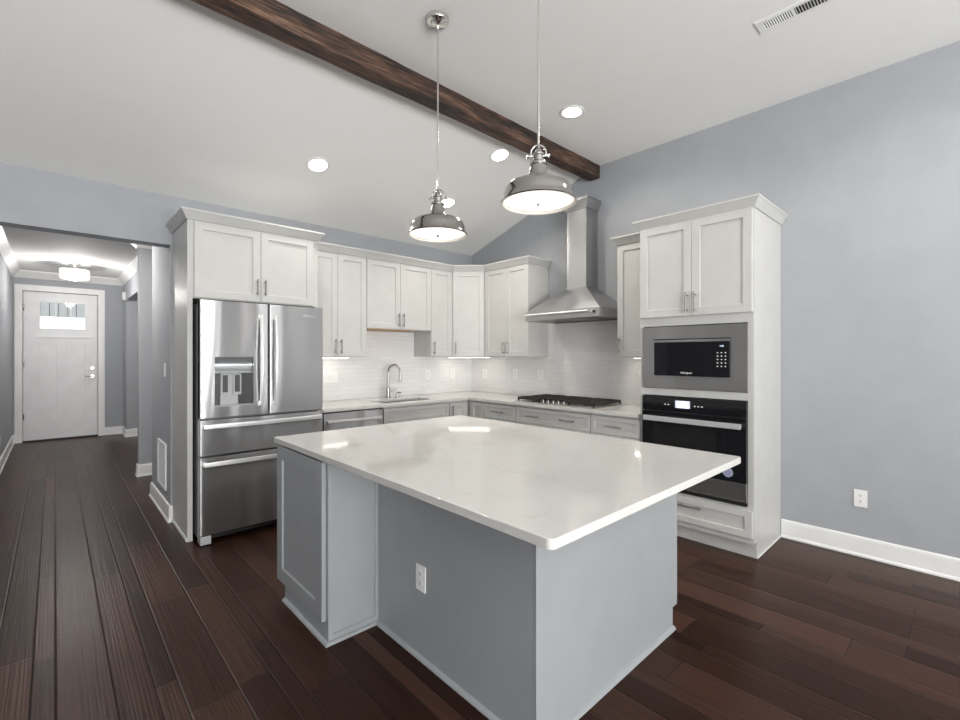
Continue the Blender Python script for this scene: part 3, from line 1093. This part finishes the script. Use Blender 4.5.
hx0, hx1, hz0, hz1 = .091, .365, 1.003, 1.378
mid = .478
dl = steel_front('door', 0, mid - .004, .930, FT, (hx0, hx1, hz0, hz1))
dr = steel_front('door', mid + .004, w, .930, FT)
w1 = steel_front('drawer', 0, w, .655, .912)
w2 = steel_front('drawer', 0, w, .078, .640)
for p, x0, x1, z0, z1 in ((dl, 0, mid - .004, .93, FT), (dr, mid + .004, w, .93, FT), (w1, 0, w, .655, .912), (w2, 0, w, .078, .640)):
    if p is dl:
        MB().grid([x0, hx0 - .006, hx1 + .006, x1], [z0, hz0 - .006, hz1 + .006, z1], lambda i, j: not (i == 1 and j == 1), yf + .010, yd, 'xz').build('liner', 'dark_side', p)
    else:
        MB().box(x0 + .001, x1 - .001, yf + .012, yd, z0 + .001, z1 - .001).build('liner', 'dark_side', p)
# dispenser
ds = MB().grid([hx0 - .008, hx0 + .004, hx1 - .004, hx1 + .008], [hz0 - .022, hz0 + .004, hz1 - .004, hz1 + .008], lambda i, j: not (i == 1 and j == 1), yf - .003, yf + .02, 'xz').build('dispenser', 'steel', dl)
MB().box(hx0, hx1, yf + .062, yf + .070, hz0, hz1 - .125).build('dispenser_back', 'black_plastic', dl)
cpz = hz1 - .125
cv = MB()
prof = [(yf + .005 + .030 * math.sin(PI * k / 10), cpz + (hz1 - cpz) * k / 10) for k in range(11)]
cv.prism(prof + [(yf + .06, hz1), (yf + .06, cpz)], hx0 + .004, hx1 - .004, plane='yz')
cv.build('control_screen', plain('silvered control glass', (0.60, 0.64, 0.66, 1), 0.15, 0.7), dl)
MB().box(hx0 + .052, hx1 - .10, yf + .050, yf + .062, hz0 + .006, cpz - .002).build('splash_plate', 'grey_plastic', dl)
for x in (hx0 + .055, hx0 + .138):
    pd = MB().grid([x, x + .010, x + .046, x + .056], [hz0 + .085, hz0 + .105, cpz - .016, cpz - .004], lambda i, j: not (i == 1 and j == 1), yf + .036, yf + .050, 'xz').build('paddle', 'grey_plastic', dl)
    MB().box(x + .010, x + .046, yf + .046, yf + .050, hz0 + .105, cpz - .016).build('paddle_face', 'black_plastic', pd)
MB().box(hx0 + .003, hx1 - .003, yf + .006, yf + .062, hz0 + .004, hz0 + .012).build('drip_tray', 'grey_plastic', dl)
# handles
for p, x in ((dl, mid - .066), (dr, mid + .040)):
    pts = []
    for k in range(17):
        s = k / 16
        pts.append((x, yf - .022 - .030 * math.sin(PI * s), 1.000 + .70 * s))
    hb = MB().tube(pts, .012, 20, flat=(1.5, .75), sq=.4)
    for z in (1.012, 1.688):
        hb.box(x - .013, x + .013, yf - .024, yf + .004, z - .016, z + .016, .003)
    hb.build('handle', 'handle_steel', p)
for p, z in ((w1, .868), (w2, .594)):
    pts = [(.025 + (w - .05) * k / 18, yf - .036 - .012 * math.sin(PI * k / 18), z) for k in range(19)]
    hb = MB().tube(pts, .013, 20, flat=(.6, 1.35), sq=.4)
    for x in (.034, w - .034):
        hb.box(x - .014, x + .014, yf - .038, yf + .004, z - .015, z + .015, .003)
    hb.build('handle', 'handle_steel', p)
text_mesh('door_lettering', 'Whirlpool', .026, .0004, M['chrome'], dr, (w - .115, yf - .0002, 1.715), (PI / 2, 0, 0))
MB().box(.012, .10, yd - .04, yd + .05, FT - .02, FT + .004, .004).build('hinge_cover', 'black_plastic', t)
MB().box(w - .10, w - .012, yd - .04, yd + .05, FT - .02, FT + .004, .004).build('hinge_cover', 'black_plastic', t)
MB().box(.02, w - .02, yd + .0, yd + .02, .022, .074).build('toe_grille', 'black_plastic', t)
for x in (.004, w - .074):
    MB().box(x, x + .07, yf + .004, yf + .10, .008, .070, .004).cyl(x + .035, yf + .05, 0, .018, .01).build('foot', 'grey_plastic', t)

# ------------------------------------------------------------------ island
IX0, IX1, IY0, IY1 = .93, 2.351, .731, 2.757
def rrect(x0, x1, y0, y1, r, n=6):
    pts = []
    for cx, cy, a0 in ((x1 - r, y1 - r, 0), (x0 + r, y1 - r, PI / 2), (x0 + r, y0 + r, PI), (x1 - r, y0 + r, 1.5 * PI)):
        for k in range(n + 1):
            a = a0 + PI / 2 * k / n
            pts.append((cx + r * math.cos(a), cy + r * math.sin(a)))
    return pts
tag(MB().prism(rrect(IX0, IX1, IY0, IY1, .022), .884, .914, .0035).build('island_worktop', 'quartz'),
    'large white quartz slab with overhang on the grey island', 'worktop')
IA, IB, IR = .960, 1.230, 2.332
Ya, Yn, Yc, Yf = 1.037, 1.055, 2.101, 2.700
t = thing('kitchen_island', 'grey painted kitchen island base under the white quartz slab', 'island', (IX0 + .7, 1.75, 0), 0)
off = Vector((IX0 + .7, 1.75, 0))
T = Matrix.Translation(-off)
# main box with toe recess on the east and north sides
m = MB().box(IB + .02, IR - .02, Yn, Yf - .0, .11, .8835).box(IB + .02, 2.302, Yn, 2.655, 0, .11)
m.move(T).build('body', 'island', t)
# west side panel with the outlet
MB().box(IB, IB + .02, Yn, Yc + .02, 0, .8835, .001).move(T).build('back_panel', 'island', t)
# south end panel with toe notch
MB().prism([(IB, 0), (2.304, 0), (2.304, .105), (IR + .022, .105), (IR + .022, .8835), (IB, .8835)], Ya, Yn, .001, 'xz').move(T).build('end_panel', 'island', t)
MB().box(IB - .002, IB + .030, Ya - .004, Ya + .0005, .03, .8835, .001).move(T).build('corner_stile', 'island', t)
# cabinet projecting at the north west corner
m = MB().prism([(Yc, 0), (2.655, 0), (2.655, .105), (Yf, .105), (Yf, .8835), (Yc, .8835)], IA, IB + .02, .001, 'yz')
m.move(T).build('end_cabinet', 'island', t)
sd = MB().shaker(IA + .004, IB - .024, .03, .880, Yc - .006, .006, .0, .0)
m = MB().grid([IA, IA + .022, IB - .018, IB], [.018, .045, .8835], lambda i, j: i != 1 or j == 0, Yc - .006, Yc, 'xz')
m.move(T).build('side_trim', 'island', t)
sd.bm.free()
# shaker door on its west face (facing -x): built facing -y then turned
dY0, dY1 = 2.121, 2.722
X = Matrix.Translation((IA - .001, dY1, 0)) @ Matrix.Rotation(-PI / 2, 4, 'Z')
MB().shaker(0, dY1 - dY0, .107, .872, -.02, .02, .075, .010).move(X).move(T).build('door', 'island', t)
# north fronts and east fronts (doors facing the kitchen)
xs_ = [IA + .01, 1.42, 1.88, IR - .01]
for a, b_ in zip(xs_, xs_[1:]):
    X = Matrix.Translation((b_, Yf, 0)) @ Matrix.Rotation(PI, 4, 'Z')
    d_ = MB().shaker(.002, b_ - a - .002, .115, .872, -.021, .02, .057).move(X).move(T).build('door', 'island', t)
    h_ = MB().tube([(b_ - a - .04, -.053, .70), (b_ - a - .04, -.053, .84)], .0058)
    for z in (.72, .82):
        h_.tube([(b_ - a - .04, -.021, z), (b_ - a - .04, -.053, z)], .0048)
    h_.move(X).move(T).build('handle', 'nickel', d_)
ys_ = [Yn + .012, 1.58, 2.13, Yf - .03]
for a, b_ in zip(ys_, ys_[1:]):
    X = Matrix.Translation((IR - .02, a, 0)) @ Matrix.Rotation(PI / 2, 4, 'Z')
    d_ = MB().shaker(.002, b_ - a - .002, .115, .872, -.021, .02, .057).move(X).move(T).build('door', 'island', t)
    h_ = MB().tube([(.04, -.053, .70), (.04, -.053, .84)], .0058)
    for z in (.72, .82):
        h_.tube([(.04, -.021, z), (.04, -.053, z)], .0048)
    h_.move(X).move(T).build('handle', 'nickel', d_)
# shoe molding round the foot
shoe = [(0, 0), (.017, 0), (.017, .004), (.012, .010), (.004, .015), (0, .016)]
MB().sweep([(IA, 2.655), (IA, Yc), (IB, Yc), (IB, Ya), (2.304, Ya)][::-1], [(-o, z) for o, z in shoe]).move(T).build('shoe_molding', 'island', t)

# ------------------------------------------------------------------ outlets, switches, vents


def outlet(label, loc, rz, group, slots=True, w=.073, h=.118, gangs=1, rocker=False):
    """wall plate facing local -y"""
    t = thing('wall_outlet' if not rocker else 'light_switch', label, 'outlet' if not rocker else 'switch', loc, rz, group)
    W_ = w + (gangs - 1) * .046
    MB().box(-W_ / 2, W_ / 2, -.007, -.0005, -h / 2, h / 2, .003).build('plate', 'plate', t)
    for g in range(gangs):
        cx = (g - (gangs - 1) / 2) * .046
        if rocker:
            MB().box(cx - .016, cx + .016, -.0095, -.006, -.033, .033, .002).build('rocker', 'plate', t)
        else:
            for s in (-1, 1):
                f_ = MB().lathe([(0, -.0085), (.015, -.0085), (.017, -.006), (.017, -.004)], cx, 0, s * .020, 20, 'y').build('socket', 'plate', t)
                MB().box(cx - .0075, cx - .0045, -.0092, -.0082, s * .020 + .001, s * .020 + .009).box(cx + .0045, cx + .0075, -.0092, -.0082, s * .020 + .001, s * .020 + .008).cyl(cx, -.0092, s * .020 - .006, .003, .001, 'y', 10).build('slot', 'slot', f_)
    return t


outlet('white outlet low on the blue grey wall right of the oven tower', (EX, .526, .397), R90, 'wall outlets')
outlet('white outlet on the dark grey side panel of the island', (IB, 1.714, .370), R90, 'wall outlets')
BS = NY - .008
outlet('wide white plate low on the tile just right of the refrigerator', (2.105, BS, 1.160), 0, 'backsplash plates', gangs=3, rocker=True)
outlet('white outlet on the tile right of the faucet', (3.347, BS, 1.150), 0, 'backsplash plates')
outlet('white outlet on the sink wall tile nearest the corner', (3.743, BS, 1.155), 0, 'backsplash plates')
outlet('white outlet on the cooktop wall tile nearest the corner', (EX - .008, 4.288, 1.150), R90, 'backsplash plates')
outlet('white outlet on the cooktop wall tile, second from the room corner', (EX - .008, 3.752, 1.160), R90, 'backsplash plates')
outlet('white outlet on the tile just left of the cooktop under the hood edge', (EX - .008, 3.364, 1.165), R90, 'backsplash plates')
outlet('white outlet on the tile right of the cooktop against the oven tower', (EX - .008, 2.03, 1.16), R90, 'backsplash plates')
outlet('white light switch on the hall pier left of the refrigerator', (HR, 4.79, 1.26), R90, 'hall switches', rocker=True)
outlet('white outlet low on the left hall wall', (HL, 7.95, .36), PI / 2, 'hall outlets')

# return air grille on the pier
t = thing('return_air_grille', 'white louvred return air grille low on the hall pier', 'vent', (HR, 5.13, .22), R90)
gw_, gh_ = .40, .40
MB().grid([0, .022, gw_ - .022, gw_], [0, .022, gh_ - .022, gh_], lambda i, j: not (i == 1 and j == 1), -.012, -.0005, 'xz').build('frame', 'trim', t)
lv = MB()
for k in range(22):
    z = .026 + k * .0160
    lv.prism([(-.009, z), (-.002, z + .010), (-.001, z + .010), (-.008, z - .001)], .022, gw_ - .022, plane='yz')
lv.build('louvre', paint('grille paint', (0.62, 0.63, 0.65), 0.4), t)

# ceiling register
t = thing('ceiling_register', 'white slotted air register on the flat ceiling', 'vent', (2.991, .866, FLAT), -PI / 2)
rl, rw = .385, .128
MB().grid([0, .030, .172, .186, rl - .030, rl], [0, .026, rw - .026, rw], lambda i, j: not (i in (1, 3) and j == 1), -.006, -.0005, 'xy').build('frame', 'trim', t)
MB().box(.028, rl - .028, .024, rw - .024, -.0012, -.0006).build('duct_backing', 'gap', t)
for k in range(12):
    x = .032 + k * .0117
    MB().prism([(x, -.0055), (x + .002, -.0055), (x + .006, -.0015), (x + .004, -.0015)], .026, rw - .026, plane='xz').build('slat', 'trim', t)
for k in range(12):
    x = .190 + k * .0137
    MB().prism([(x + .004, -.0055), (x + .006, -.0055), (x + .002, -.0015), (x, -.0015)], .026, rw - .026, plane='xz').build('slat', 'trim', t)

# door chime on the hall wall
t = thing('door_chime', 'small white chime box high on the hall wall by the front door', 'chime', (.905, 9.95, 2.40), R90)
MB().box(-.07, .07, -.045, -.0005, -.07, .07, .006).build('cover', 'plate', t)
MB().box(-.05, .05, -.048, -.044, -.055, -.045, .001).build('sound_slot', 'grey_plastic', t)

# ------------------------------------------------------------------ lamps


def recessed(label, x, y, slope):
    z = FLAT if not slope else LOW + .3145 * 0 + (FLAT - LOW) / (NY - RIDGE) * (NY - y)
    t = thing('recessed_light', label, 'light', (x, y, z), 0, 'recessed ceiling lights')
    th = math.atan((FLAT - LOW) / (NY - RIDGE)) if slope else 0.0
    t.rotation_euler = (-th, 0, 0)
    MB().lathe([(.074, -.004), (.088, -.007), (.097, -.005), (.099, -.0005), (.074, -.0005)], 0, 0, 0, 40).build('trim_ring', 'trim', t)
    MB().lathe([(0, -.006), (.060, -.0055), (.075, -.004), (.075, -.001)], 0, 0, 0, 40).build('lens', 'lens', t)
    n = Vector((0, -math.sin(th), -math.cos(th)))
    area('recessed_lamp', Vector((x, y, z)) + n * .012, n, .14, .14, RECESSED_W, (1.0, .93, .85), 'DISK', math.radians(150))
    return t


recessed('round recessed light alone on the sloped ceiling left of the pendants', 1.618, 3.729, True)
recessed('round recessed light on the sloped ceiling just beyond the beam', 3.002, 2.957, True)
recessed('round recessed light low on the slope behind the far pendant shade', 3.005, 3.736, True)
recessed('round recessed light on the flat ceiling nearest the east wall', 3.022, 2.172, False)
for x, y in ((3.02, .1), (3.02, -2.2), (.6, -2.2)):
    area('recessed_lamp', (x, y, FLAT - .012), (0, 0, -1), .14, .14, RECESSED_W, (1.0, .93, .85), 'DISK', math.radians(150))


def pendant(label, x, y, rz):
    t = thing('pendant_light', label, 'pendant light', (x, y, FLAT), rz, 'pendant lights over the island')
    z0 = 2.080 - FLAT
    MB().lathe([(0, 0), (.064, 0), (.064, -.018), (.060, -.024), (.040, -.028), (.034, -.036), (.012, -.040), (0, -.040)], 0, 0, 0, 40).build('canopy', 'chrome', t)
    MB().tube([(0, 0, -.03), (0, 0, z0 + .262)], .0052, 12).build('rod', 'chrome', t)
    P_ = [(.168, -.004), (.170, 0), (.168, .006), (.160, .014), (.156, .030), (.153, .048), (.146, .066), (.133, .080), (.110, .089), (.082, .095), (.063, .099), (.051, .110), (.043, .130), (.038, .152),
          (.035, .166), (.039, .169), (.039, .178), (.033, .184), (.022, .190), (.022, .212), (.026, .214), (.026, .222), (.019, .226), (.015, .240), (.008, .246), (.007, .262)]
    P_ = [(r * (1.012 if r > .1 else 1), z) for r, z in P_]
    inn = [(r - .004, z - .003) for r, z in P_[2:9]][::-1]
    MB().lathe(inn + P_, 0, 0, z0, 48).build('shade', 'nickel', t)
    MB().lathe([(0, -.004), (.08, -.002), (.14, .004), (.159, .010), (.159, .016)], 0, 0, z0, 48).build('diffuser', 'diffuser', t)
    MB().lathe([(.158, .012), (.165, .0), (.169, -.0045), (.161, -.002)], 0, 0, z0, 48).build('inner_rim', 'white_enamel', t)
    MB().lathe([(0, -.014), (.006, -.012), (.008, -.006), (.006, -.003)], 0, 0, z0, 16).build('finial', 'nickel', t)
    yk = MB()
    pts = [(.034 * math.cos(a), 0, z0 + .225 + .036 * math.sin(a)) for a in [math.radians(-25 + 230 * k / 20) for k in range(21)]]
    yk.tube(pts, .0042, 10)
    yk.build('yoke', 'chrome', t)
    sc = MB()
    sc.tube([(-.052, 0, z0 + .212), (.052, 0, z0 + .212)], .0045, 10)
    for s in (-1, 1):
        sc.lathe([(0, -.005), (.009, -.004), (.009, .004), (0, .005)], s * .048, 0, z0 + .212, 14, 'x')
    sc.build('thumbscrew', 'chrome', t)
    return t


pendant('brushed nickel bell pendant farther away over the island', 1.617, 2.094, math.radians(-50))
pendant('brushed nickel bell pendant nearer the camera over the island', 1.613, 1.343, math.radians(-50))

# hall drum light
t = thing('flush_ceiling_light', 'lit crystal drum ceiling light in the hall by the front door', 'ceiling light', (.225, 9.0, HALL_Z), 0)
MB().lathe([(0, 0), (.075, 0), (.075, -.018), (.02, -.022), (.015, -.09), (0, -.09)], 0, 0, 0, 32).build('canopy', 'chrome', t)
MB().lathe([(.158, -.085), (.165, -.088), (.165, -.215), (.155, -.222), (.08, -.24), (0, -.245)], 0, 0, 0, 36).build('shade', 'hall_glass', t)
for z in (-.088, -.215):
    MB().lathe([(.166, z - .004), (.172, z - .004), (.172, z + .004), (.166, z + .004)], 0, 0, 0, 36).build('ring', 'chrome', t)
MB().lathe([(0, -.275), (.012, -.265), (.016, -.25), (.005, -.243)], 0, 0, 0, 16).build('finial', 'chrome', t)
for k in range(12):
    a = 2 * PI * k / 12
    MB().tube([(.169 * math.cos(a), .169 * math.sin(a), -.215), (.169 * math.cos(a), .169 * math.sin(a), -.088)], .003, 6).build('strut', 'chrome', t)
l = bpy.data.lights.new('hall_lamp', 'POINT')
l.energy = 27
l.color = (1, .96, .92)
l.shadow_soft_size = .06
o = bpy.data.objects.new('hall_lamp', l)
o.location = (.225, 8.85, HALL_Z - .36)
COL.objects.link(o)
area('hall_recessed_lamp', (.12, 5.6, HALL_Z - .012), (0, 0.25, -1), .14, .14, 30, (1.0, .95, .9), 'DISK')  # added fill for the hall, out of view behind the header, no fixture
area('side_room_lamp', (2.0, 8.2, HALL_Z - .03), (0, 0, -1), .5, .5, 12, (1, .96, .92))  # added fill in the unseen side room, helps brighten the hall


# under cabinet light bars
def light_bar(label, cx, cy, z, length, rz, watts):
    t = thing('under_cabinet_light', label, 'light bar', (cx, cy, z), rz, 'under-cabinet light bars')
    MB().box(-length / 2, length / 2, -.016, .016, -.012, -.0005, .002).build('housing', 'plate', t)
    MB().box(-length / 2 + .01, length / 2 - .01, -.006, .006, -.0145, -.0115, .001).build('diffuser', 'led', t)
    o_ = area('bar_lamp', (cx, cy, z - .018), (0, 0, -1), length - .03, .010, watts, (1.0, .92, .82))
    o_.rotation_euler = (0, 0, rz)


light_bar('lit light bar under the wall cabinet beside the refrigerator', 2.0, 4.42, UB, .50, 0, .28)
light_bar('lit light bar under the diagonal corner cabinet', 3.77, 4.25, UB, .52, -PI / 4, .6)
light_bar('lit light bar under the small cabinet by the oven tower', EX - .13, 2.0, UB, .30, R90, .5)
